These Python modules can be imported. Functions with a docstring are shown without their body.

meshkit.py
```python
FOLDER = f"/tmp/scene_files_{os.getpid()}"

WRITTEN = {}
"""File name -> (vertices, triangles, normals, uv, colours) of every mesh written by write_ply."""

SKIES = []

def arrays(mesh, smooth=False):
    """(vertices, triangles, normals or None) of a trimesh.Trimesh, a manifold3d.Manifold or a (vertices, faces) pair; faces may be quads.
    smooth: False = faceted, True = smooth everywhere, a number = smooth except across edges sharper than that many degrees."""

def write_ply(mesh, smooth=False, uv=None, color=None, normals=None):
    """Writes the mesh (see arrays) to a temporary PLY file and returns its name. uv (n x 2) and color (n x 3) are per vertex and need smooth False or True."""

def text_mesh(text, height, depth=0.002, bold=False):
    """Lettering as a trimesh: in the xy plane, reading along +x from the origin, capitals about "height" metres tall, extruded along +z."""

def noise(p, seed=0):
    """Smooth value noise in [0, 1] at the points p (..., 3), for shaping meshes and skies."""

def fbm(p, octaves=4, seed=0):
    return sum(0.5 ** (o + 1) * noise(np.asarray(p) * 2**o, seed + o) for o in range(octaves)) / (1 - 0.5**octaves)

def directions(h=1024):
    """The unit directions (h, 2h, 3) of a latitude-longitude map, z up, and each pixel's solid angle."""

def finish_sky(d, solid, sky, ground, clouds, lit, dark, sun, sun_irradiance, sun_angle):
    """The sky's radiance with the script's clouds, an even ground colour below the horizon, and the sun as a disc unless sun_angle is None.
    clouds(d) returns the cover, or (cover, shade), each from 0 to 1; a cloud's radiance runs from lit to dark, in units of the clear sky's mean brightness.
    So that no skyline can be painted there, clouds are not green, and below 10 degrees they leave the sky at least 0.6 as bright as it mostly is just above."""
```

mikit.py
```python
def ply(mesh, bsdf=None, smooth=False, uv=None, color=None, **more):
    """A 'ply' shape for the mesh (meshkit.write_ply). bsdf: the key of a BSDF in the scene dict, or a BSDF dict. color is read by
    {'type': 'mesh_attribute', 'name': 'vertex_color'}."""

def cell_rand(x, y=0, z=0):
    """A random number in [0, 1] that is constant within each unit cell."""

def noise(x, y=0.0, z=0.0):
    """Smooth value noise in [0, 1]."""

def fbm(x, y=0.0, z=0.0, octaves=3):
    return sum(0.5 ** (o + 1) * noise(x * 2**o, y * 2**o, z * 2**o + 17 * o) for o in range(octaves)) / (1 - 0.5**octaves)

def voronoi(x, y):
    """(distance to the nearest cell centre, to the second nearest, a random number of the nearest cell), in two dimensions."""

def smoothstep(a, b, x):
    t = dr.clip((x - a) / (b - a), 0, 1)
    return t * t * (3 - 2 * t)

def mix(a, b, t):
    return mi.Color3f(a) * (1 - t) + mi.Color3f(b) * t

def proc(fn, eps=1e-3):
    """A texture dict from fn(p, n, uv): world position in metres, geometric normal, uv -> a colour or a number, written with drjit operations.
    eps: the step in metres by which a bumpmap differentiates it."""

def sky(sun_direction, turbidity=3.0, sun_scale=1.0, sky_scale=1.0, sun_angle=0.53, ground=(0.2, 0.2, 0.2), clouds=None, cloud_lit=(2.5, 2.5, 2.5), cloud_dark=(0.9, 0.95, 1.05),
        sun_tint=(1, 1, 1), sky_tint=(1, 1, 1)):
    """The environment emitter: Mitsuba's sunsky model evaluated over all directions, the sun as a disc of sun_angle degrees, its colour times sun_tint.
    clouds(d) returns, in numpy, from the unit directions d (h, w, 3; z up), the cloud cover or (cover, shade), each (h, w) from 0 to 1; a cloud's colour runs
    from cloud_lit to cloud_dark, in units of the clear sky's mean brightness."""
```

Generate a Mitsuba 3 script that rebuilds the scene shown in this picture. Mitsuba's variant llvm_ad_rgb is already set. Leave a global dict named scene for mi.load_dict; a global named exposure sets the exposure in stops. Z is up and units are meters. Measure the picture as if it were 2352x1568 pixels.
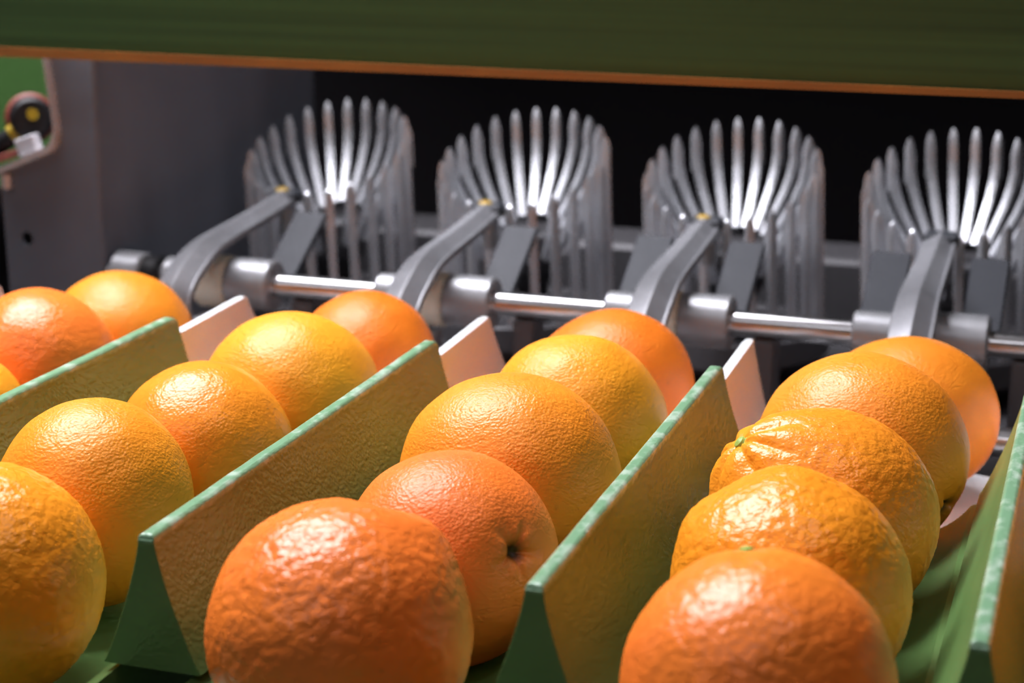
import math
import numpy as np
import trimesh
import drjit as dr
import mitsuba as mi
import mikit
from mikit import noise, fbm, smoothstep, mix, proc
from meshkit import noise as nnoise
from shapely.geometry import Polygon

T = mi.ScalarTransform4f
scene, labels = {}, {}
PITCH = 0.13          # spacing of the feed channels, the rocker arms and the cups
TRAY_FRONT = -0.2625  # near ends of the green dividers

# ------------------------------------------------------------------ camera, light, exposure
exposure = 0.76
R = np.array([[0.95085982, -0.29806824, -0.08379095], [0.30957538, 0.91992263, 0.2406355], [0.00535539, -0.25475025, 0.96699205]])
EYE = np.array([0.41410126, -0.76084945, 0.21217931])
scene['camera'] = {
    'type': 'thinlens', 'fov': 30.62618872, 'fov_axis': 'x', 'near_clip': 0.02, 'far_clip': 50.0,
    'aperture_radius': 0.0033, 'focus_distance': 0.70,
    'to_world': T().look_at(origin=EYE.tolist(), target=(EYE + R[:, 1]).tolist(), up=R[:, 2].tolist())}
LAMP_POWER, HALL_POWER = 10.6, 3.8


def rect_mesh(cx, cy, z, wx, wy):
    v = np.array([[cx - wx, cy - wy, z], [cx + wx, cy - wy, z], [cx + wx, cy + wy, z], [cx - wx, cy + wy, z]])
    return trimesh.Trimesh(v, [[0, 2, 1], [0, 3, 2]], process=False)   # facing down


def lamp(key, cx, cy, z, wx, wy, power, label, ceiling, group=None):
    scene[key + '__diffuser'] = mikit.ply(rect_mesh(cx, cy, z - 0.001, wx - 0.012, wy - 0.012), {'type': 'diffuse', 'reflectance': {'type': 'rgb', 'value': 0.8}},
                                          emitter={'type': 'area', 'radiance': {'type': 'rgb', 'value': [power, power * 0.985, power * 1.06]}})
    scene[key + '__housing'] = mikit.ply(bevel_box(2 * wx, 2 * wy, 0.05, 0.006, (cx, cy, z + 0.025)), 'white_metal')
    rods = [tube([(cx + s * wx * 0.8, cy, z + 0.045), (cx + s * wx * 0.8, cy, ceiling + 0.01)], 0.004, 8) for s in (-1, 1)]
    for i, r in enumerate(rods):
        scene[key + '__suspension_rod' + (f'_{i:03d}' if i else '')] = mikit.ply(r, 'steel', smooth=30)
    labels[key] = {'label': label, 'category': 'lamp'}
    if group:
        labels[key]['group'] = group


# ------------------------------------------------------------------ materials
def rgb(*v):
    return {'type': 'rgb', 'value': list(v)}


def principled(color, rough, metallic=0.0, specular=0.5, **more):
    return {'type': 'principled', 'base_color': color if isinstance(color, dict) else rgb(*color), 'roughness': rough, 'metallic': metallic, 'specular': specular, **more}


def two(b):
    return {'type': 'twosided', 'bsdf': b}


def peel_height(amount_fine):
    def fn(p, n, uv):
        a = noise(p.x * 1250, p.y * 1250, p.z * 1250)
        b = noise(p.x * 2300 + 7, p.y * 2300, p.z * 2300)
        c = noise(p.x * 560 + 3, p.y * 560, p.z * 560)
        return amount_fine * (a + 0.35 * b) + 0.35 * c
    return fn


def peel_rough(p, n, uv):
    return 0.32 + 0.14 * noise(p.x * 90, p.y * 90, p.z * 90)


def green_color(p, n, uv):
    base = mix([0.080, 0.168, 0.048], [0.110, 0.212, 0.068], fbm(p.x * 60, p.y * 25, p.z * 60))
    worn = fbm(p.x * 240, p.y * 170, p.z * 200, octaves=4)
    pale = mix([0.19, 0.36, 0.215], [0.46, 0.58, 0.47], smoothstep(0.42, 0.80, worn))
    rim = smoothstep(-0.0034, -0.0018, p.z + 0.0024 * (fbm(p.x * 300, p.y * 260, p.z * 200) - 0.5))
    return mix(base, pale, rim * 0.75)


def green_bump(p, n, uv):
    return noise(p.x * 900, p.y * 900, p.z * 900) + 0.7 * noise(p.x * 420, p.y * 420, p.z * 420)


def steel_color(p, n, uv):
    return mix([0.58, 0.59, 0.62], [0.72, 0.73, 0.76], fbm(p.x * 40, p.y * 40, p.z * 60))


def cast_color(p, n, uv):
    return mix([0.20, 0.203, 0.215], [0.275, 0.278, 0.295], fbm(p.x * 120, p.y * 120, p.z * 120))


def sheet_color(p, n, uv):
    return mix([0.130, 0.140, 0.168], [0.195, 0.204, 0.238], fbm(p.x * 18, p.y * 30, p.z * 6))


def hood_color(p, n, uv):
    streak = fbm(p.x * 2.5, 5.0, p.z * 260)
    return mix([0.018, 0.045, 0.010], [0.040, 0.090, 0.022], streak)


def rim_color(p, n, uv):
    return mix([0.20, 0.075, 0.022], [0.36, 0.15, 0.03], fbm(p.x * 22, 2.0, p.z * 50))


def concrete_color(p, n, uv):
    return mix([0.16, 0.155, 0.15], [0.23, 0.225, 0.215], fbm(p.x * 3, p.y * 3, 1.0))


M = {
    'orange_peel_fine': {'type': 'bumpmap', 'height': proc(peel_height(1.0), eps=2e-4), 'scale': 0.00022,
                         'bsdf': principled({'type': 'mesh_attribute', 'name': 'vertex_color'}, proc(peel_rough), specular=0.42)},
    'orange_peel_coarse': {'type': 'bumpmap', 'height': proc(peel_height(0.7), eps=2e-4), 'scale': 0.00024,
                           'bsdf': principled({'type': 'mesh_attribute', 'name': 'vertex_color'}, 0.27, specular=0.45)},
    'stem_green': principled((0.30, 0.42, 0.08), 0.45),
    'navel_brown': principled((0.06, 0.035, 0.012), 0.7),
    'green_cast': {'type': 'bumpmap', 'height': proc(green_bump, eps=2e-4), 'scale': 0.00022, 'bsdf': principled(proc(green_color), 0.28, specular=0.65)},
    'white_plastic': principled((0.76, 0.78, 0.79), 0.38),
    'cream_plastic': principled((0.86, 0.83, 0.68), 0.45),
    'steel': principled(proc(steel_color), 0.42, metallic=0.75),
    'bright_steel': principled((0.72, 0.71, 0.72), 0.22, metallic=1.0),
    'cast_alloy': principled(proc(cast_color), 0.42, metallic=0.35),
    'collar_alloy': principled((0.40, 0.405, 0.42), 0.40, metallic=0.6),
    'lever_grey': principled((0.028, 0.031, 0.038), 0.55, specular=0.3),
    'sheet_metal': principled(proc(sheet_color), 0.6, specular=0.3),
    'sheet_edge': principled((0.72, 0.66, 0.66), 0.4, metallic=0.3),
    'dark_metal': principled((0.075, 0.073, 0.078), 0.5, metallic=0.2),
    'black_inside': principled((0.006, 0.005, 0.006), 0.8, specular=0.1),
    'black_rubber': principled((0.008, 0.008, 0.009), 0.5, specular=0.3),
    'red_ring': principled((0.20, 0.045, 0.03), 0.5),
    'yellow_mark': principled((0.34, 0.23, 0.008), 0.5),
    'grease': principled((0.42, 0.26, 0.02), 0.35),
    'grey_block': principled((0.42, 0.41, 0.43), 0.5),
    'hood_green': principled(proc(hood_color), 0.55),
    'hood_rim': principled(proc(rim_color), 0.45),
    'cover_green': principled((0.055, 0.14, 0.028), 0.6),
    'white_metal': principled((0.75, 0.75, 0.74), 0.5),
    'concrete': principled(proc(concrete_color), 0.8),
    'hall_wall_dark': two(principled((0.06, 0.06, 0.06), 0.8)),
    'hall_wall': two(principled((0.50, 0.49, 0.47), 0.8)),
}
scene.update(M)


# ------------------------------------------------------------------ mesh helpers
def bevel_box(sx, sy, sz, b=0.001, at=(0, 0, 0), rot=None):
    import manifold3d as m3
    s = np.array([sx, sy, sz]) / 2
    pts = []
    for sg in np.ndindex(2, 2, 2):
        q = (np.array(sg) * 2 - 1)
        for k in range(3):
            p = q * (s - b)
            p[k] = q[k] * s[k]
            pts.append(p)
    h = m3.Manifold.hull_points(np.array(pts, float)).to_mesh()
    v = np.array(h.vert_properties[:, :3])
    if rot is not None:
        v = v @ np.asarray(rot).T
    return trimesh.Trimesh(v + np.asarray(at), h.tri_verts, process=False)


def tube(path, r, n=16, cap=True):
    """A round bar along the path; r a number or one per point."""
    path = np.asarray(path, float)
    r = np.broadcast_to(r, len(path))
    tang = np.gradient(path, axis=0)
    tang /= np.linalg.norm(tang, axis=1, keepdims=True)
    ref = np.array([0, 0, 1.0]) if abs(tang[0, 2]) < 0.8 else np.array([1.0, 0, 0])
    V, F = [], []
    for p, t, q in zip(path, tang, r):
        a = np.cross(t, ref)
        a /= np.linalg.norm(a)
        b = np.cross(t, a)
        th = np.arange(n) / n * 2 * np.pi
        V.append(p + q * (np.cos(th)[:, None] * a + np.sin(th)[:, None] * b))
    V = np.vstack(V)
    for j in range(len(path) - 1):
        for i in range(n):
            a, b = j * n + i, j * n + (i + 1) % n
            F += [[a, b, b + n], [a, b + n, a + n]]
    if cap:
        V = np.vstack([V, path[0], path[-1]])
        e = (len(path) - 1) * n
        for i in range(n):
            F += [[len(V) - 2, (i + 1) % n, i], [len(V) - 1, e + i, e + (i + 1) % n]]
    m = trimesh.Trimesh(V, F, process=False)
    m.fix_normals()
    return m


def bar_x(x0, x1, y, z, r, b=0.0008, n=48):
    """A cylinder along x with chamfered ends."""
    return tube([(x0, y, z), (x0 + 1e-6, y, z), (x0 + b, y, z), (x1 - b, y, z), (x1 - 1e-6, y, z), (x1, y, z)], [r - b, r - b, r, r, r - b, r - b], n)


def bar_z(x, y, z0, z1, r, b=0.0008, n=24):
    return tube([(x, y, z0), (x, y, z0 + 1e-6), (x, y, z0 + b), (x, y, z1 - b), (x, y, z1 - 1e-6), (x, y, z1)], [r - b, r - b, r, r, r - b, r - b], n)


def add(key, mesh, mat, smooth=30, **more):
    scene[key] = mikit.ply(mesh, mat, smooth=smooth, **more)
    return key


def cap_faces(poly):
    poly = np.asarray(poly, float)
    vv, ff = trimesh.creation.triangulate_polygon(Polygon(poly), engine='earcut')
    near = np.argmin(((np.asarray(vv)[:, None, :] - poly[None]) ** 2).sum(-1), axis=1)
    return near[ff]


def num(key, i):
    return key + (f'_{i:03d}' if i else '')


def say(key, label, category=None, group=None, kind=None):
    labels[key] = {k: v for k, v in dict(label=label, category=category, group=group, kind=kind).items() if v}


# ------------------------------------------------------------------ the setting
add('floor', bevel_box(7, 7, 0.05, 0.002, (0.3, -0.6, -0.975)), 'concrete', False)
add('ceiling', bevel_box(7, 7, 0.05, 0.002, (0.3, -0.6, 2.425)), 'hall_wall', False)
add('wall_back', bevel_box(7, 0.1, 3.35, 0.002, (0.3, 2.85, 0.725)), 'hall_wall_dark', False)
add('wall_front', bevel_box(7, 0.1, 3.35, 0.002, (0.3, -4.05, 0.725)), 'hall_wall', False)
add('wall_left', bevel_box(0.1, 6.8, 3.35, 0.002, (-3.15, -0.6, 0.725)), 'hall_wall', False)
add('wall_right', bevel_box(0.1, 6.8, 3.35, 0.002, (3.75, -0.6, 0.725)), 'hall_wall_dark', False)
for s, t in (('floor', 'grey concrete hall floor'), ('ceiling', 'pale hall ceiling'), ('wall_back', 'dark grey hall wall behind the machine'), ('wall_front', 'pale hall wall in front of the machine'),
             ('wall_left', 'pale hall wall to the left'), ('wall_right', 'dark grey hall wall to the right')):
    say(s, t, kind='structure')
lamp('work_lamp', -0.43, 0.18, 1.10, 0.48, 0.42, LAMP_POWER, 'wide white work lamp hanging over the machine on the left', 2.4)
lamp('work_lamp_001', 0.60, -0.36, 1.10, 0.085, 0.065, LAMP_POWER, 'small white work lamp hanging over the right end of the tray', 2.4)
for i, (x, y) in enumerate([(-1.5, -2.2), (0.2, -2.2)]):
    lamp(num('hall_lamp', i), x, y, 2.2, 0.6, 0.15, HALL_POWER, ['white hall lamp hanging on the left, far from the trays', 'white hall lamp hanging straight in front of the trays, far from them'][i], 2.4)

# machine cabinet: dark inside behind the cups, frame and bed
X0, X1 = -0.135, 0.78
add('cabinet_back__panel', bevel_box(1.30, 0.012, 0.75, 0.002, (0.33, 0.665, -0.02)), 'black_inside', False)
add('machine_cabinet__bed', bevel_box(X1 - X0 - 0.004, 0.515, 0.02, 0.002, ((X0 + X1) / 2 + 0.002, 0.395, -0.1025)), 'dark_metal', False)
add('machine_cabinet__base', bevel_box(0.90, 0.46, 0.83, 0.003, (0.33, 0.40, -0.5325)), 'dark_metal', False)
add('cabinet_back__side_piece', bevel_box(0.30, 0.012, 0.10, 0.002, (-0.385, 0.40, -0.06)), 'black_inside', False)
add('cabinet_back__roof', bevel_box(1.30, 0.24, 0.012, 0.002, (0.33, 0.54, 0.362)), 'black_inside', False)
say('machine_cabinet', 'dark grey machine bed under the shaft and the steel cups', 'machine')
say('cabinet_back', 'black back of the cabinet behind the steel cups', 'panel')
add('rear_crossbar__bar', bevel_box(X1 - X0 - 0.006, 0.06, 0.044, 0.003, ((X0 + X1) / 2, 0.45, -0.064)), 'dark_metal', False)
for i in range(4):
    add(num('rear_crossbar__foot', i), bevel_box(0.03, 0.05, 0.008, 0.001, (0.02 + i * PITCH * 1.9, 0.45, -0.088)), 'dark_metal', False)
say('rear_crossbar', 'dull grey crossbar lying low behind the steel cups', 'crossbar')

# left side panel: front flange with a cut-out, receding sheet, light folded edge
FY = 0.168
z_lo, z_hi = -0.11, 0.20
flange = Polygon([(-0.195, z_lo), (-0.1335, z_lo), (-0.1335, z_hi), (-0.1625, z_hi), (-0.1615, 0.100), (-0.1565, 0.056), (-0.1595, 0.0455), (-0.1985, 0.0296)])
flange = flange.difference(trimesh.path.polygons.Point(0, 0).buffer(0.0)) if False else flange
hole = np.array([(-0.1835 + 0.0042 * math.cos(a), -0.0085 + 0.0042 * math.sin(a)) for a in np.linspace(0, 2 * np.pi, 20)[:-1]])
flange = flange.difference(Polygon(hole))
m = trimesh.creation.extrude_polygon(flange, 0.003, engine='earcut')
m.apply_transform(np.array([[1, 0, 0, 0], [0, 0, -1, FY + 0.0015], [0, 1, 0, 0], [0, 0, 0, 1.0]]))
add('side_panel__front_flange', m, 'sheet_metal', False)
add('side_panel__side_sheet', bevel_box(0.003, 0.30, z_hi - z_lo, 0.0006, (-0.1350, FY + 0.149, (z_hi + z_lo) / 2)), 'sheet_metal', False)
edge = [(-0.1612, z_hi), (-0.1612, 0.100), (-0.1562, 0.056), (-0.1580, 0.0475), (-0.1620, 0.0435), (-0.182, 0.0353), (-0.2005, 0.0278)]
outer = np.array(edge)
inner = outer + np.array([(-0.0012, 0)] * 2 + [(-0.0014, 0.001), (-0.0025, 0.0025), (-0.001, 0.0035), (0, 0.0036), (0, 0.0036)])
lip = Polygon(np.vstack([outer, inner[::-1]]))
m = trimesh.creation.extrude_polygon(lip, 0.014, engine='earcut')
m.apply_transform(np.array([[1, 0, 0, 0], [0, 0, -1, FY + 0.006], [0, 1, 0, 0], [0, 0, 0, 1.0]]))
add('side_panel__lip', m, 'sheet_edge', False)
add('side_panel__bend', tube([(-0.1345, FY - 0.001, z_lo), (-0.1345, FY - 0.001, z_hi)], 0.0022, 12), 'sheet_metal', 30)
add('side_panel__bolt', bar_z(-0.1935, FY - 0.003, 0.0205, 0.0290, 0.0032), 'sheet_edge', 30)
say('side_panel', 'grey sheet metal side panel with a round hole and a notched corner', 'panel')
labels['side_panel__lip'] = {'label': 'pale folded edge of the notch'}
labels['side_panel__bolt'] = {'label': 'small bolt under the notch'}
add('green_side_cover', bevel_box(0.30, 0.006, 0.32, 0.002, (-0.385, 0.36, 0.14)), 'cover_green', False)
say('green_side_cover', 'plain green cover sheet seen through the notch of the grey side panel', 'cover')

# cable gland in the notch
g = np.array([-0.191, 0.190, 0.0585])
ax = np.array([0.55, -0.80, 0.10]); ax /= np.linalg.norm(ax)
add('cable_gland__collar', tube([g + ax * t for t in (-0.002, 0.0, 0.004, 0.0055)], [0.0128, 0.0148, 0.0148, 0.0128], 28), 'red_ring')
add('cable_gland__body', tube([g + ax * t for t in (0.004, 0.0045, 0.014, 0.016)], [0.0108, 0.0120, 0.0120, 0.0100], 24), 'black_rubber')
add('cable_gland__yellow_mark', tube([g + ax * 0.0152 + np.array([0.001, 0, 0.0025]), g + ax * 0.0172 + np.array([0.001, 0, 0.0025])], 0.0034, 14), 'yellow_mark')
cab = np.array([g + ax * 0.010 + q for q in ([-0.004, 0, -0.005], [-0.012, -0.003, -0.011], [-0.020, -0.004, -0.016], [-0.032, 0.0, -0.021], [-0.055, 0.02, -0.024])])
add('cable_gland__cable', tube(cab, 0.0056, 14), 'black_rubber')
add('cable_gland__yellow_band', tube(cab[0:2] + np.array([0.0008, -0.0002, 0.0012]), 0.0058, 14), 'yellow_mark')
say('cable_gland', 'black cable gland with yellow marks and a red ring in the panel notch', 'cable gland')
labels['cable_gland__collar'] = {'label': 'dull red ring'}
add('terminal_block__body', bevel_box(0.0135, 0.008, 0.0105, 0.001, (-0.1815, FY + 0.004, 0.0455), np.array([[0.94, 0, -0.34], [0, 1, 0], [0.34, 0, 0.94]])), 'grey_block', False)
add('terminal_block__red_foot', bevel_box(0.020, 0.008, 0.004, 0.0008, (-0.199, FY + 0.006, 0.0375), np.array([[0.94, 0, -0.34], [0, 1, 0], [0.34, 0, 0.94]])), 'red_ring', False)
say('terminal_block', 'small light grey block sitting on the notch edge beside the black cable', 'terminal block')
labels['terminal_block__red_foot'] = {'label': 'dark red foot'}

# green hood beam across the top with its orange-brown lower edge
BY = 0.12
prof = [(0.0, 0.1068), (-0.0004, 0.112), (-0.0002, 0.120), (0.0, 0.128), (0.0, 0.134), (0.0002, 0.142), (0.0, 0.160), (0.0, 0.172), (0.016, 0.172), (0.016, 0.1068)]
xs = (-0.46, 0.90)
V = np.array([[x, BY + a, b] for x in xs for a, b in prof])
n = len(prof)
F = [[i, (i + 1) % n, (i + 1) % n + n] for i in range(n)] + [[i, (i + 1) % n + n, i + n] for i in range(n)]
cap = cap_faces(prof)
F += [list(f) for f in cap] + [list(f[::-1] + n) for f in cap]
m = trimesh.Trimesh(V, F, process=False)
m.fix_normals()
add('hood_beam__skirt', m, 'hood_green', 25)
ev = np.array([[-0.46, BY - 0.0015, 0.1015], [0.90, BY - 0.0015, 0.1050], [0.90, BY - 0.0015, 0.1062], [-0.46, BY - 0.0015, 0.1078],
               [-0.46, BY + 0.010, 0.1015], [0.90, BY + 0.010, 0.1050], [0.90, BY + 0.010, 0.1067], [-0.46, BY + 0.010, 0.1067]])
m = trimesh.Trimesh(ev, trimesh.creation.box().faces, process=False)
m = trimesh.Trimesh(ev, [[0, 1, 2], [0, 2, 3], [5, 4, 7], [5, 7, 6], [1, 5, 6], [1, 6, 2], [4, 0, 3], [4, 3, 7], [3, 2, 6], [3, 6, 7], [4, 5, 1], [4, 1, 0]], process=False)
add('hood_beam__lower_edge', m, 'hood_rim', False)
for i, x in enumerate((-0.475, 0.915)):
    add(num('hood_beam__post', i), bevel_box(0.03, 0.03, 1.122, 0.002, (x, BY + 0.008, -0.389)), 'dark_metal', False)
say('hood_beam', 'dark green beam running across above the steel cups', 'beam')
labels['hood_beam__lower_edge'] = {'label': 'orange-brown lower edge'}

# ------------------------------------------------------------------ feed tray: green dividers and troughs
HW = np.array([[0.0, 0.0012], [0.0005, 0.0022], [0.0014, 0.0028], [0.004, 0.0031], [0.010, 0.0044], [0.020, 0.0072], [0.030, 0.0107], [0.040, 0.0145], [0.0465, 0.0176],
               [0.052, 0.0208], [0.058, 0.0258], [0.063, 0.0322], [0.067, 0.0400], [0.0695, 0.0475], [0.0712, 0.0560], [0.0720, 0.0655]])


def ridge(stations, d_top, half, close_z=None):
    """A solid ridge along y: at every station (y, drop, inset) a symmetric section given by depths d_top and half widths."""
    V, F = [], []
    n = len(d_top)
    for y, drop, inset in stations:
        z = np.minimum(-d_top, -drop)
        h = np.maximum(half - inset, 0.0004)
        V += [[-a, y, b] for a, b in zip(h, z)] + [[a, y, b] for a, b in zip(h, z)]
    s = 2 * n
    for j in range(len(stations) - 1):
        for i in range(n - 1):
            a = j * s + i
            F += [[a, a + 1, a + 1 + s], [a, a + 1 + s, a + s]]
            a = j * s + n + i
            F += [[a + 1, a, a + s], [a + 1, a + s, a + 1 + s]]
        a, b = j * s, j * s + n
        F += [[b, a, a + s], [b, a + s, b + s]]
        a, b = j * s + n - 1, j * s + 2 * n - 1
        F += [[a, b, b + s], [a, b + s, a + s]]
    e = (len(stations) - 1) * s
    for i in range(n - 1):
        a, b = i, n + i
        F += [[a, b, b + 1], [a, b + 1, a + 1], [e + b, e + a, e + a + 1], [e + b, e + a + 1, e + b + 1]]
    m = trimesh.Trimesh(np.array(V), F, process=False)
    m.fix_normals()
    return m


def corner(y_end, r, sign, steps=6):
    """Stations that round the top corner at y_end (sign +1: far end)."""
    return [(y_end - sign * r * (1 - math.sin(t)), r * (1 - math.cos(t)), 0.0) for t in np.linspace(0, math.pi / 2, steps)]


def dense(d, h, k=3):
    t = np.linspace(0, len(d) - 1, (len(d) - 1) * k + 1)
    from scipy.interpolate import PchipInterpolator
    return PchipInterpolator(range(len(d)), d)(t), PchipInterpolator(range(len(d)), h)(t)


sel = HW[:, 0] <= 0.0466
dd, hh = dense(HW[sel, 0], HW[sel, 1])
far = corner(0.0, 0.0055, 1)
near = corner(TRAY_FRONT, 0.0016, -1)[::-1]
stations = [(TRAY_FRONT - 0.0004, near[0][1] + 0.0005, 0.0006)] + near + [(y, 0, 0) for y in np.linspace(-0.25, -0.015, 24)] + far[:-1] + [(-0.0004, far[-1][1], 0.0), (0.0, far[-1][1] + 0.0004, 0.0005)]
div = ridge(stations, dd, hh)
div.vertices[:, 2] += 0.00035 * (nnoise(np.c_[div.vertices[:, 1] * 90, div.vertices[:, 0] * 0, div.vertices[:, 0] * 0], 3) - 0.5) * np.clip(1 + div.vertices[:, 2] / 0.004, 0, 1)
sd, sh = dense(HW[~sel][:, 0], HW[~sel][:, 1])
tx = np.r_[sh[0] - 0.0005, sh, ]
tz = np.r_[-sd[0] + 0.0004, -sd]
left = np.c_[tx, tz]                             # measured from the divider on the left
right = np.c_[PITCH - tx[::-1], tz[::-1]]
top = np.vstack([left[left[:, 0] < PITCH / 2], right[right[:, 0] > PITCH / 2]])
poly = np.vstack([top, [[PITCH - 0.0135, -0.0485], [PITCH - 0.0135, -0.0800], [0.0135, -0.0800], [0.0135, -0.0485]]])


def slab(poly, y0, y1):
    n = len(poly)
    V = np.array([[a, y, b] for y in (y0, y1) for a, b in poly])
    F = [[i, (i + 1) % n, (i + 1) % n + n] for i in range(n)] + [[i, (i + 1) % n + n, i + n] for i in range(n)]
    cf = cap_faces(poly)
    F += [list(f) for f in cf] + [list(f[::-1] + n) for f in cf]
    m = trimesh.Trimesh(V, F, process=False)
    m.fix_normals()
    return m


trough = slab(poly, -0.345, -0.0003)
for i, k in enumerate(range(-1, 5)):
    add(num('feed_tray__divider', i), trimesh.Trimesh(div.vertices + [k * PITCH, 0, 0], div.faces, process=False), 'green_cast', 35)
for i, k in enumerate(range(-1, 4)):
    add(num('feed_tray__trough', i), trimesh.Trimesh(trough.vertices + [k * PITCH, 0, 0], trough.faces, process=False), 'green_cast', 35)
for i, (x, y) in enumerate([(-0.10, -0.31), (0.49, -0.31), (-0.10, -0.03), (0.49, -0.03)]):
    add(num('feed_tray__leg', i), bevel_box(0.04, 0.04, 0.871, 0.003, (x, y, -0.5145)), 'dark_metal', False)
say('feed_tray', 'green feed tray with thin worn dividers holding rows of oranges', 'tray')

# white plastic guides that carry on behind each divider: a thin plate with a slanted far end on a shallow floor
def guide_plate():
    rows = []
    for d, y1 in [(0.0092, 0.0700), (0.0094, 0.0735), (0.0104, 0.0762), (0.0125, 0.0785), (0.020, 0.0840), (0.032, 0.0930), (0.045, 0.1030), (0.060, 0.1080), (0.0775, 0.1080)]:
        h = 0.0016 + 0.070 * d if d > 0.0093 else 0.0010
        rows.append((d, y1, h))
    V, F = [], []
    ys = np.linspace(0, 1, 14)
    for d, y1, h in rows:
        for sx in (-1, 1):
            for t in ys:
                y = 0.0008 + t * (y1 - 0.0008)
                taper = 1.0 if 0 < t < 1 else 0.62
                V.append([sx * h * taper, y, -d - 0.0006 * t + (0.0025 * t if d < 0.011 else 0.0)])
    n = len(ys)
    for r in range(len(rows) - 1):
        for k in range(2):
            for q in range(n - 1):
                a = (r * 2 + k) * n + q
                b = a + 2 * n
                F += [[a, a + 1, b + 1], [a, b + 1, b]]
        for q in (0, n - 1):
            a, b = r * 2 * n + q, (r * 2 + 1) * n + q
            F += [[a, b, b + 2 * n], [a, b + 2 * n, a + 2 * n]]
    for r in (0, len(rows) - 1):
        for q in range(n - 1):
            a, b = r * 2 * n + q, (r * 2 + 1) * n + q
            F += [[a, a + 1, b + 1], [a, b + 1, b]]
    m = trimesh.Trimesh(np.array(V), F, process=False)
    m.fix_normals()
    return m


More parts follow.
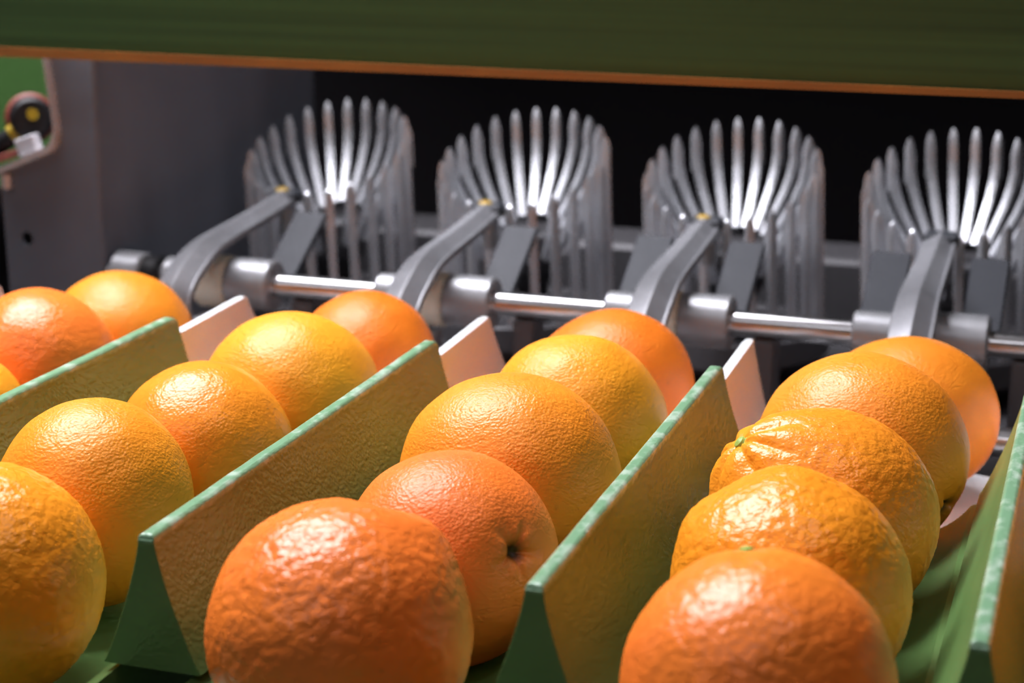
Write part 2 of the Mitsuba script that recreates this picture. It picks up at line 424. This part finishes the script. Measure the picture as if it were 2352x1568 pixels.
guide = guide_plate()
low = top[(top[:, 1] < -0.0706)]
gfloor = slab(np.vstack([low + [0, -0.0008], [[low[-1, 0] + 0.004, low[-1, 1] - 0.0002], [PITCH - 0.0072, -0.0755], [PITCH - 0.0072, -0.0795], [0.0072, -0.0795], [0.0072, -0.0755], [low[0, 0] - 0.004, low[0, 1] - 0.0002]]]), 0.0006, 0.108)
say('guide_floor', 'low white plastic floor under the farthest oranges', 'floor strip')
words = ['leftmost white plastic guide plate, at the left picture edge', 'white plastic guide plate behind the far green divider in the left of the picture', 'white plastic guide plate in the middle, beside the cream bushing',
         'narrow white plastic guide plate in front of the shaft, right of the middle', 'white plastic guide behind the rightmost green divider']
for i, k in enumerate(range(-1, 4)):
    add(num('white_guide', i), trimesh.Trimesh(guide.vertices * [1, 0.72 if k < 0 else 1, 1] + [k * PITCH, 0, 0], guide.faces, process=False), 'white_plastic', 35)
    add(num('guide_floor__section', i), trimesh.Trimesh(gfloor.vertices + [k * PITCH, 0, 0], gfloor.faces, process=False), 'white_plastic', 35)
    say(num('white_guide', i), words[i], 'guide plate', 'white guide plates behind the green dividers')

# ------------------------------------------------------------------ shaft and rocker arms
SY, SZ = 0.1717, -0.0257
add('drive_shaft__rod', bar_x(-0.1320, 0.76, SY, SZ, 0.0068), 'bright_steel')
add('drive_shaft__end_collar', bar_x(-0.1275, -0.1085, SY, SZ, 0.0130, 0.0015), 'collar_alloy')
add('drive_shaft__rubber_ring', bar_x(-0.1083, -0.0980, SY, SZ, 0.0115, 0.0015), 'black_rubber')
say('drive_shaft', 'polished steel shaft running through the rocker arms below the cups', 'shaft')
labels['drive_shaft__rubber_ring'] = {'label': 'black rubber ring'}


def arm_mesh(xc):
    """A curved bar in the plane x = xc: front face with a raised middle ridge, swept from under the shaft over to the cup."""
    ctrl = np.array([(0.150, -0.0530), (0.130, -0.0490), (0.1140, -0.0390), (0.1110, -0.0275), (0.1160, -0.0160), (0.1280, -0.0080), (0.1470, -0.0005), (0.1750, 0.0035), (0.2050, 0.0055), (0.2350, 0.0080), (0.2600, 0.0110)])
    from scipy.interpolate import CubicSpline
    s = np.r_[0, np.cumsum(np.linalg.norm(np.diff(ctrl, axis=0), axis=1))]
    t = np.linspace(0, s[-1], 60)
    P = CubicSpline(s, ctrl)(t)
    tg = np.gradient(P, axis=0)
    tg /= np.linalg.norm(tg, axis=1, keepdims=True)
    nr = np.c_[-tg[:, 1], tg[:, 0]]              # outward: forward and up
    w = np.interp(t / s[-1], [0, 0.4, 0.75, 1], [0.0105, 0.0108, 0.0095, 0.0085])
    sec = [(-1, -0.0055), (-1, -0.0032), (-0.94, -0.0024), (-0.06, 0.0014), (0.06, 0.0014), (0.80, -0.0036), (0.86, -0.0024), (0.97, -0.0024), (1, -0.0030), (1, -0.0058)]
    n = len(sec)
    V = [[xc + a * ww, p[0] + q[0] * b, p[1] + q[1] * b] for p, q, ww in zip(P, nr, w) for a, b in sec]
    F = []
    for j in range(len(P) - 1):
        for i in range(n):
            a, b = j * n + i, j * n + (i + 1) % n
            F += [[a, b, b + n], [a, b + n, a + n]]
    e = (len(P) - 1) * n
    F += [[0, i + 1, i] for i in range(1, n - 1)] + [[e, e + i, e + i + 1] for i in range(1, n - 1)]
    m = trimesh.Trimesh(np.array(V), F, process=False)
    m.fix_normals()
    return m


def lever(x0, x1):
    a, b = np.array([0.186, -0.0270]), np.array([0.236, 0.0030])
    c = (a + b) / 2
    d = (b - a) / np.linalg.norm(b - a)
    rot = np.array([[1, 0, 0], [0, d[0], -d[1]], [0, d[1], d[0]]])
    return bevel_box(x1 - x0, np.linalg.norm(b - a), 0.0045, 0.0007, ((x0 + x1) / 2, c[0], c[1]), rot)


arm_words = ['leftmost curved grey rocker arm, beside the grey side panel', 'second curved grey rocker arm from the left, with a cream bushing', 'third curved grey rocker arm from the left, pale and broad',
             'rightmost curved grey rocker arm, with no yellow grease on its tip']
for k in range(4):
    key = num('rocker_arm', k)
    xc = -0.0620 + k * PITCH
    add(key + '__arm', arm_mesh(xc), 'cast_alloy', 25)
    add(key + '__collar', bar_x(xc + 0.0075, xc + 0.0345, SY, SZ, 0.0142, 0.0012), 'collar_alloy')
    add(num(key + '__collar', 1), bar_x(xc - 0.0330, xc - 0.0115, SY, SZ, 0.0118, 0.0012), 'collar_alloy')
    add(key + '__bushing', bar_x(xc - 0.0110, xc + 0.0072, SY, SZ, 0.0150, 0.001), 'cream_plastic')
    # web that ties the arm's foot to the bushing
    add(key + '__web', bevel_box(0.012, 0.020, 0.010, 0.001, (xc, 0.157, -0.0465)), 'cast_alloy', False)
    add(key + '__tip', bevel_box(0.0185, 0.013, 0.0080, 0.002, (xc + 0.0005, 0.2610, 0.0078)), 'lever_grey', 25)
    add(key + '__pivot_pin', bar_z(xc + 0.0030, 0.2570, -0.0145, 0.0036, 0.0050), 'collar_alloy')
    if k < 3:
        add(key + '__grease', tube([(xc - 0.0015, 0.2600, 0.0116), (xc - 0.0015, 0.2600, 0.0124), (xc - 0.0015, 0.2600, 0.0132)], [0.0042, 0.0036, 0.0018], 16), 'grease')
        labels[key + '__grease'] = {'label': 'yellow grease'}
    add(key + '__lever_plate', lever(xc + 0.0190, xc + 0.0385), 'lever_grey', False)
    if k > 1:
        add(num(key + '__lever_plate', 1), lever(xc - 0.0330, xc - 0.0125), 'lever_grey', False)
    labels[key + '__bushing'] = {'label': 'cream plastic bushing'}
    say(key, arm_words[k], 'rocker arm', 'rocker arms on the shaft')

# bearing brackets with bolts under the shaft
for k in range(5):
    key = num('bearing_bracket', k)
    xb = -0.010 + k * PITCH
    add(key + '__foot', bevel_box(0.034, 0.046, 0.008, 0.001, (xb + 0.012, 0.178, -0.0863)), 'dark_metal', False)
    add(key + '__post', bevel_box(0.012, 0.020, 0.051, 0.0012, (xb, SY + 0.004, -0.0580)), 'dark_metal', False)
    for i, (dx, dy) in enumerate([(0.018, 0.008), (0.023, -0.014)]):
        add(num(key + '__bolt', i), bar_z(xb + dx, 0.178 + dy, -0.0825, -0.0735, 0.0050, 0.0008, 6), 'steel', False)
    say(key, ['leftmost dark bearing bracket under the shaft', 'second dark bearing bracket from the left, below the shaft', 'dark bearing bracket below the shaft left of the third rocker arm', 'dark bearing bracket below the shaft, left of the rightmost rocker arm',
              'dark bearing bracket below the shaft at the right picture edge'][k], 'bracket', 'bearing brackets under the shaft')
add('guide_rod__rod', bar_x(0.352, 0.76, 0.1275, -0.0625, 0.0072), 'bright_steel')
for i, x in enumerate((0.47, 0.70)):
    add(num('guide_rod__stand', i), bevel_box(0.012, 0.016, 0.036, 0.001, (x, 0.1395, -0.0735)), 'dark_metal', False)
say('guide_rod', 'bright steel rod end beside the rightmost far orange', 'rod')

# ------------------------------------------------------------------ cups of steel fingers
CX, CY = -0.0592, 0.3234
NF = 24


def finger(phi, ztop):
    """One finger: a bar that stands upright and a prong that bends inward from it to the bowl's middle; the near fingers also run down to the base ring."""
    ro, rl, th = 0.0535, 0.0478, 0.0050
    zb = ztop - (0.0135 + 0.0055 * math.sin(phi))
    low = zb - 0.010 if math.sin(phi) > 0.2 else -0.070
    legs = Polygon([(rl, low), (ro, low), (ro, ztop - 0.006), (ro - 0.0012, ztop - 0.0015), (ro - 0.0030, ztop), (rl + 0.0010, ztop - 0.004), (rl - 0.0006, ztop - 0.010)])
    line = np.array([(0.0478, 0.006), (0.0474, 0.0), (0.0445, -0.0100), (0.0395, -0.0200), (0.0320, -0.0310), (0.0225, -0.0440), (0.0165, -0.0520)])
    d = np.gradient(line, axis=0)
    d /= np.linalg.norm(d, axis=1, keepdims=True)
    w = np.array([0.003, 0.0055, 0.0058, 0.0056, 0.0054, 0.0050, 0.0040])[:, None]
    if math.sin(phi) < -0.2:
        line, d, w = line[:5], d[:5], np.r_[w[:4], [[0.0042]]]
    else:
        line, d, w = line[:6], d[:6], np.r_[w[:5], [[0.0044]]]
    prong = Polygon(np.vstack([line, (line + np.c_[-d[:, 1], d[:, 0]] * w)[::-1]]) + [0, zb]).buffer(0)
    poly = legs.union(prong).buffer(0)
    if poly.geom_type != 'Polygon':
        poly = max(poly.geoms, key=lambda q: q.area)
    poly = poly.simplify(0.0002)
    small = poly.buffer(-0.0009)
    if small.geom_type != 'Polygon':
        small = max(small.geoms, key=lambda q: q.area)
    parts = []
    for shape, t in ((poly, th - 0.0018), (small, th)):     # stacked in two layers: the edges are stepped and catch light
        m = trimesh.creation.extrude_polygon(shape, t, engine='earcut')
        m.apply_translation([0, 0, -t / 2])
        parts.append(m)
    m = trimesh.util.concatenate(parts)
    v = m.vertices
    c, s = math.cos(phi), math.sin(phi)
    r, z, t = v[:, 0], v[:, 1], v[:, 2] * np.clip(0.45 + (ztop - v[:, 1]) / 0.012, 0.45, 1)
    return trimesh.Trimesh(np.c_[r * c - t * s, r * s + t * c, z], m.faces[:, ::-1], process=False)


lean = 0.045
LEAN = np.array([[math.cos(lean), 0, -math.sin(lean)], [0, 1, 0], [math.sin(lean), 0, math.cos(lean)]])
cup_words = ['leftmost cup of upright steel fingers, nearest the grey side panel', 'second cup of upright steel fingers from the left', 'third cup of upright steel fingers from the left', 'rightmost cup of upright steel fingers, cut by the picture edge']
fingers = []
for i in range(NF):
    phi = -math.pi / 2 + (i + 0.5) * 2 * math.pi / NF
    ztop = 0.031 + 0.0225 * math.sin(phi)
    fingers.append(finger(phi, ztop))
ringp = np.array([(0.0440, -0.079), (0.0570, -0.079), (0.0570, -0.0655), (0.0560, -0.0645), (0.0450, -0.0645), (0.0440, -0.0655)])
th = np.linspace(0, 2 * np.pi, 65)[:-1]
V = np.array([[r * math.cos(a), r * math.sin(a), z] for a in th for r, z in ringp])
n = len(ringp)
F = []
for j in range(64):
    for i in range(n):
        a, b = j * n + i, j * n + (i + 1) % n
        c, d = ((j + 1) % 64) * n + i, ((j + 1) % 64) * n + (i + 1) % n
        F += [[a, c, d], [a, d, b]]
base_ring = trimesh.Trimesh(V, F, process=False)
base_ring.fix_normals()
hub = tube([(0, 0, z) for z in (-0.0795, -0.079, -0.050, -0.040, -0.019, -0.018)], [0.0110, 0.0125, 0.0125, 0.0185, 0.0185, 0.0170], 28)
plate = tube([(0, 0, z) for z in (-0.0795, -0.0790, -0.0755, -0.0750)], [0.0430, 0.0438, 0.0438, 0.0430], 48)
for k in range(4):
    key = num('steel_cup', k)
    at = np.array([CX + k * PITCH, CY, 0.0])

    def put(m, part, mat, sm):
        add(key + '__' + part, trimesh.Trimesh(m.vertices @ LEAN.T + at, m.faces, process=False), mat, sm)
    for i, f in enumerate(fingers):
        put(f, num('finger', i), 'steel', 30)
    put(base_ring, 'base_ring', 'dark_metal', 30)
    put(hub, 'hub', 'black_rubber', 30)
    put(plate, 'base_plate', 'dark_metal', 30)
    add(key + '__pedestal', bar_z(CX + k * PITCH + 0.0035, CY, -0.0912, -0.0765, 0.0340, 0.001, 40), 'dark_metal', 30)
    say(key, cup_words[k], 'cup', 'steel finger cups in a row')

# ------------------------------------------------------------------ oranges
HUES = {'yellow': (0.92, 0.365, 0.020), 'amber': (0.90, 0.282, 0.017), 'mid': (0.91, 0.262, 0.020), 'deep': (0.90, 0.208, 0.017), 'red': (0.89, 0.185, 0.030)}
ICO = trimesh.creation.icosphere(subdivisions=6)
ICO5 = trimesh.creation.icosphere(subdivisions=5)


def unit(v):
    v = np.asarray(v, float)
    return v / np.linalg.norm(v)


def orange(i, c, r, hue, label, seed, bumpy=0.0, pores=0.10, stem=None, neck=0.0, furrow=0.0, navel=None, lobes=(), button=True, ico=None):
    key = num('orange', i)
    base = ico or ICO
    d = np.array(base.vertices)
    c, r = np.array(c), np.array(r)
    p = d * r
    h = 0.0011 * (nnoise(d * 1.7 + seed * 3.1, seed) - 0.5) + 0.0007 * (nnoise(d * 3.6, seed + 1) - 0.5)     # overall unevenness
    q = p * 1000
    # pebbled skin: rounded bumps of about 3.5 mm, and pores of about 1.7 mm
    if bumpy:
        from scipy.spatial import cKDTree
        rng = np.random.default_rng(seed * 17 + 5)
        for size, part in ((3.6, 0.62), (2.4, 0.38)):
            count = int(4 * math.pi * (r.mean() * 1000) ** 2 / (0.8 * size * size))
            pts = rng.normal(size=(count, 3))
            pts /= np.linalg.norm(pts, axis=1, keepdims=True)
            dist = cKDTree(pts * r * 1000).query(q)[0]
            h += bumpy * 0.001 * part * (0.5 - np.minimum((dist / (0.62 * size)) ** 2, 1.3))
    h += pores * 0.001 * (nnoise(q / 2.1 + 9.0, seed + 4) - 0.5)
    col = np.tile(np.array(HUES[hue], float), (len(d), 1))
    patch = nnoise(d * 2.3 + 5, seed + 5)[:, None]
    other = np.array(HUES['yellow' if hue in ('amber', 'mid') else 'deep' if hue == 'yellow' else 'mid'])
    col = col * (1 - 0.32 * patch) + other * 0.32 * patch
    fleck = np.clip((nnoise(q / 1.6, seed + 6) - 0.80) * 4, 0, 1)[:, None] * (nnoise(d * 4, seed + 7) > 0.62)[:, None]
    col = col * (1 - 0.35 * fleck)
    lobe_tint = np.zeros(len(d))
    for dirv, amp, sig in lobes:
        ang = np.arccos(np.clip(d @ unit(dirv), -1, 1))
        h += amp * 0.001 * np.exp(-(ang / sig) ** 2)
    if stem is not None:
        s = unit(stem)
        ang = np.arccos(np.clip(d @ s, -1, 1))
        e1 = unit(np.cross(s, [0.3, 0.2, 0.9]))
        e2 = np.cross(s, e1)
        az = np.arctan2(d @ e2, d @ e1)
        h += neck * 0.001 * np.exp(-(ang / 0.55) ** 2)
        w = np.exp(-((ang - 0.30) / 0.24) ** 2)
        h += furrow * 0.001 * w * (np.abs(np.sin(az * 3.5 + 0.6 * np.sin(2 * az + seed))) - 0.62)
        h -= (0.0008 + 0.0010 * min(1, furrow)) * np.exp(-(ang / 0.10) ** 2)
        t = np.exp(-(ang / 0.75) ** 2)[:, None] * 0.35
        col = col * (1 - t) + np.array(HUES['yellow']) * t
    if navel is not None:
        s = unit(navel)
        ang = np.arccos(np.clip(d @ s, -1, 1))
        e1 = unit(np.cross(s, [0.3, 0.2, 0.9]))
        e2 = np.cross(s, e1)
        az = np.arctan2(d @ e2, d @ e1)
        h -= 0.0046 * np.exp(-(ang / 0.095) ** 2)
        w = np.exp(-((ang - 0.12) / 0.15) ** 2)
        h -= 0.0012 * w * np.clip(np.cos(az * 2.5 + seed) ** 8, 0, 1)
        h -= 0.0008 * np.clip(np.cos(az * 1.5 + seed) ** 6, 0, 1) * np.exp(-((ang - 0.2) / 0.14) ** 2)
        t = np.clip(1.5 * np.exp(-(ang / 0.085) ** 2), 0, 0.96)[:, None]
        col = col * (1 - t) + np.array([0.030, 0.016, 0.005]) * t
    v = c + p * (1 + h / r.mean())[:, None]
    v[:, 2] = np.maximum(v[:, 2], -0.0722)
    add(key if stem is None or not button else key + '__fruit', trimesh.Trimesh(v, base.faces, process=False), 'orange_peel_coarse' if bumpy else 'orange_peel_fine', True, color=col)
    if stem is not None and button:
        s = unit(stem)
        j = int(np.argmax(d @ s))
        o = v[j] + s * 0.0001
        n = unit(s / r)
        add(key + '__stem_button', tube([o - n * 0.0010, o + n * 0.0004, o + n * 0.0014, o + n * 0.0020], [0.0016, 0.0026, 0.0022, 0.0008], 14), 'stem_green', 40)
        add(key + '__calyx', tube([o - n * 0.0012, o + n * 0.0001, o + n * 0.0005], [0.0034, 0.0036, 0.0024], 10), 'stem_green', 40)
        labels[key + '__stem_button'] = {'label': 'green stem button'}
    say(key, label, 'orange', 'oranges in the channels of the green tray')


O = [
    ((-0.0644, 0.0634, -0.0343), (0.0370, 0.0369, 0.0367), 'mid', 'farthest orange at the far left, in front of the grey side panel', dict(lobes=[((-0.80, -0.31, 0.51), 1.6, 0.32)])),
    ((-0.0670, -0.0115, -0.0298), (0.0377, 0.0382, 0.0392), 'red', 'reddish orange cut by the left picture edge, in the leftmost channel', dict(bumpy=0.14)),
    ((-0.0650, -0.0862, -0.0363), (0.0350, 0.0350, 0.0347), 'yellow', 'yellowish sliver of an orange at the left picture edge above a divider', {}),
    ((0.0689, 0.0700, -0.0347), (0.0349, 0.0355, 0.0356), 'deep', 'farthest orange behind the yellow one, under the second rocker arm', dict(pores=0.04, lobes=[((-0.92, -0.16, 0.37), 1.2, 0.3)])),
    ((0.0659, -0.0128, -0.0312), (0.0413, 0.0411, 0.0398), 'yellow', 'smooth yellow orange beside the white guide plate, palest of all', dict(pores=0.08)),
    ((0.0630, -0.0941, -0.0319), (0.0374, 0.0379, 0.0382), 'mid', 'orange in front of the yellow one, left of the middle green divider', dict(bumpy=0.09)),
    ((0.0575, -0.1724, -0.0281), (0.0372, 0.0382, 0.0397), 'amber', 'bright finely pored orange left of the middle divider, second from the front', dict(pores=0.14)),
    ((0.0624, -0.2532, -0.0295), (0.0404, 0.0406, 0.0409), 'amber', 'rough amber orange cut by the lower left picture corner', dict(bumpy=0.32, stem=(-0.25, 0.10, 0.98), furrow=0.8, neck=0.6, button=False)),
    ((0.1971, 0.0671, -0.0344), (0.0380, 0.0373, 0.0366), 'deep', 'farthest orange of the middle channel, before the third rocker arm', dict(pores=0.05, lobes=[((-0.94, -0.04, 0.33), 1.4, 0.3)])),
    ((0.1995, -0.0099, -0.0311), (0.0401, 0.0398, 0.0399), 'yellow', 'yellow-orange fruit beside the white guide plate, second farthest in the middle channel', dict(pores=0.10, lobes=[((0.98, 0.05, 0.15), 1.2, 0.35)])),
    ((0.1970, -0.0924, -0.0290), (0.0442, 0.0428, 0.0420), 'mid', 'large glossy orange in the middle of the picture, in the middle channel', dict(pores=0.13, bumpy=0.0)),
    ((0.2009, -0.1736, -0.0322), (0.0387, 0.0385, 0.0387), 'red', 'pinkish orange with a brown navel beside the middle divider', dict(navel=(0.818, -0.464, 0.342), pores=0.13)),
    ((0.1932, -0.2546, -0.0281), (0.0422, 0.0423, 0.0425), 'red', 'rough reddish orange at the front of the middle channel, with shiny pebbled skin', dict(bumpy=0.36, lobes=[((-0.36, 0.37, 0.86), 0.8, 0.35), ((0.55, 0.50, 0.67), 2.6, 0.30), ((0.17, 0.46, 0.87), -1.8, 0.24)])),
    ((0.3350, 0.0640, -0.0347), (0.0408, 0.0381, 0.0363), 'mid', 'farthest orange of the right channel, before the rightmost rocker arm', dict(pores=0.05)),
    ((0.3248, -0.0160, -0.0289), (0.0438, 0.0416, 0.0421), 'mid', 'large matt orange in the right channel with a dark navel at its lower right', dict(pores=0.14, navel=(0.865, -0.359, -0.352))),
    ((0.3242, -0.0966, -0.0287), (0.0399, 0.0391, 0.0406), 'mid', 'puckered orange with a green stem button on its raised end', dict(bumpy=0.30, stem=(-0.699, -0.317, 0.641), neck=5.5, furrow=2.0, lobes=[((-0.86, -0.40, 0.25), 4.0, 0.5)])),
    ((0.3226, -0.1756, -0.0282), (0.0404, 0.0399, 0.0412), 'amber', 'rough amber orange in the right channel, behind the front one', dict(bumpy=0.33, lobes=[((-0.19, 0.25, 0.95), 1.6, 0.32), ((-0.79, -0.10, 0.61), 1.6, 0.3), ((-0.52, 0.10, 0.85), -1.2, 0.22)])),
    ((0.3274, -0.2564, -0.0270), (0.0407, 0.0410, 0.0421), 'red', 'red-tinged orange at the front of the right channel with a tiny green stem on top', dict(bumpy=0.24, stem=(-0.176, 0.302, 0.937), furrow=0.7, neck=-0.3)),
    ((0.4560, -0.2500, -0.0300), (0.0405, 0.0405, 0.0410), 'mid', 'orange just right of the rightmost divider, mirrored in its side, nearest the front', dict(ico=ICO5)),
    ((0.4570, -0.1680, -0.0300), (0.0405, 0.0405, 0.0410), 'deep', 'orange just right of the rightmost divider, mirrored in its side, second from the front', dict(ico=ICO5)),
    ((0.4560, -0.0860, -0.0300), (0.0405, 0.0405, 0.0410), 'mid', 'orange just right of the rightmost divider, mirrored in its side, third from the front', dict(ico=ICO5)),
    ((0.4550, -0.0040, -0.0300), (0.0405, 0.0405, 0.0410), 'amber', 'orange just right of the rightmost divider, mirrored in its side, farthest back', dict(ico=ICO5)),
]
for i, (c, r, hue, lab, kw) in enumerate(O):
    orange(i, c, r, hue, lab, i + 3, **kw)
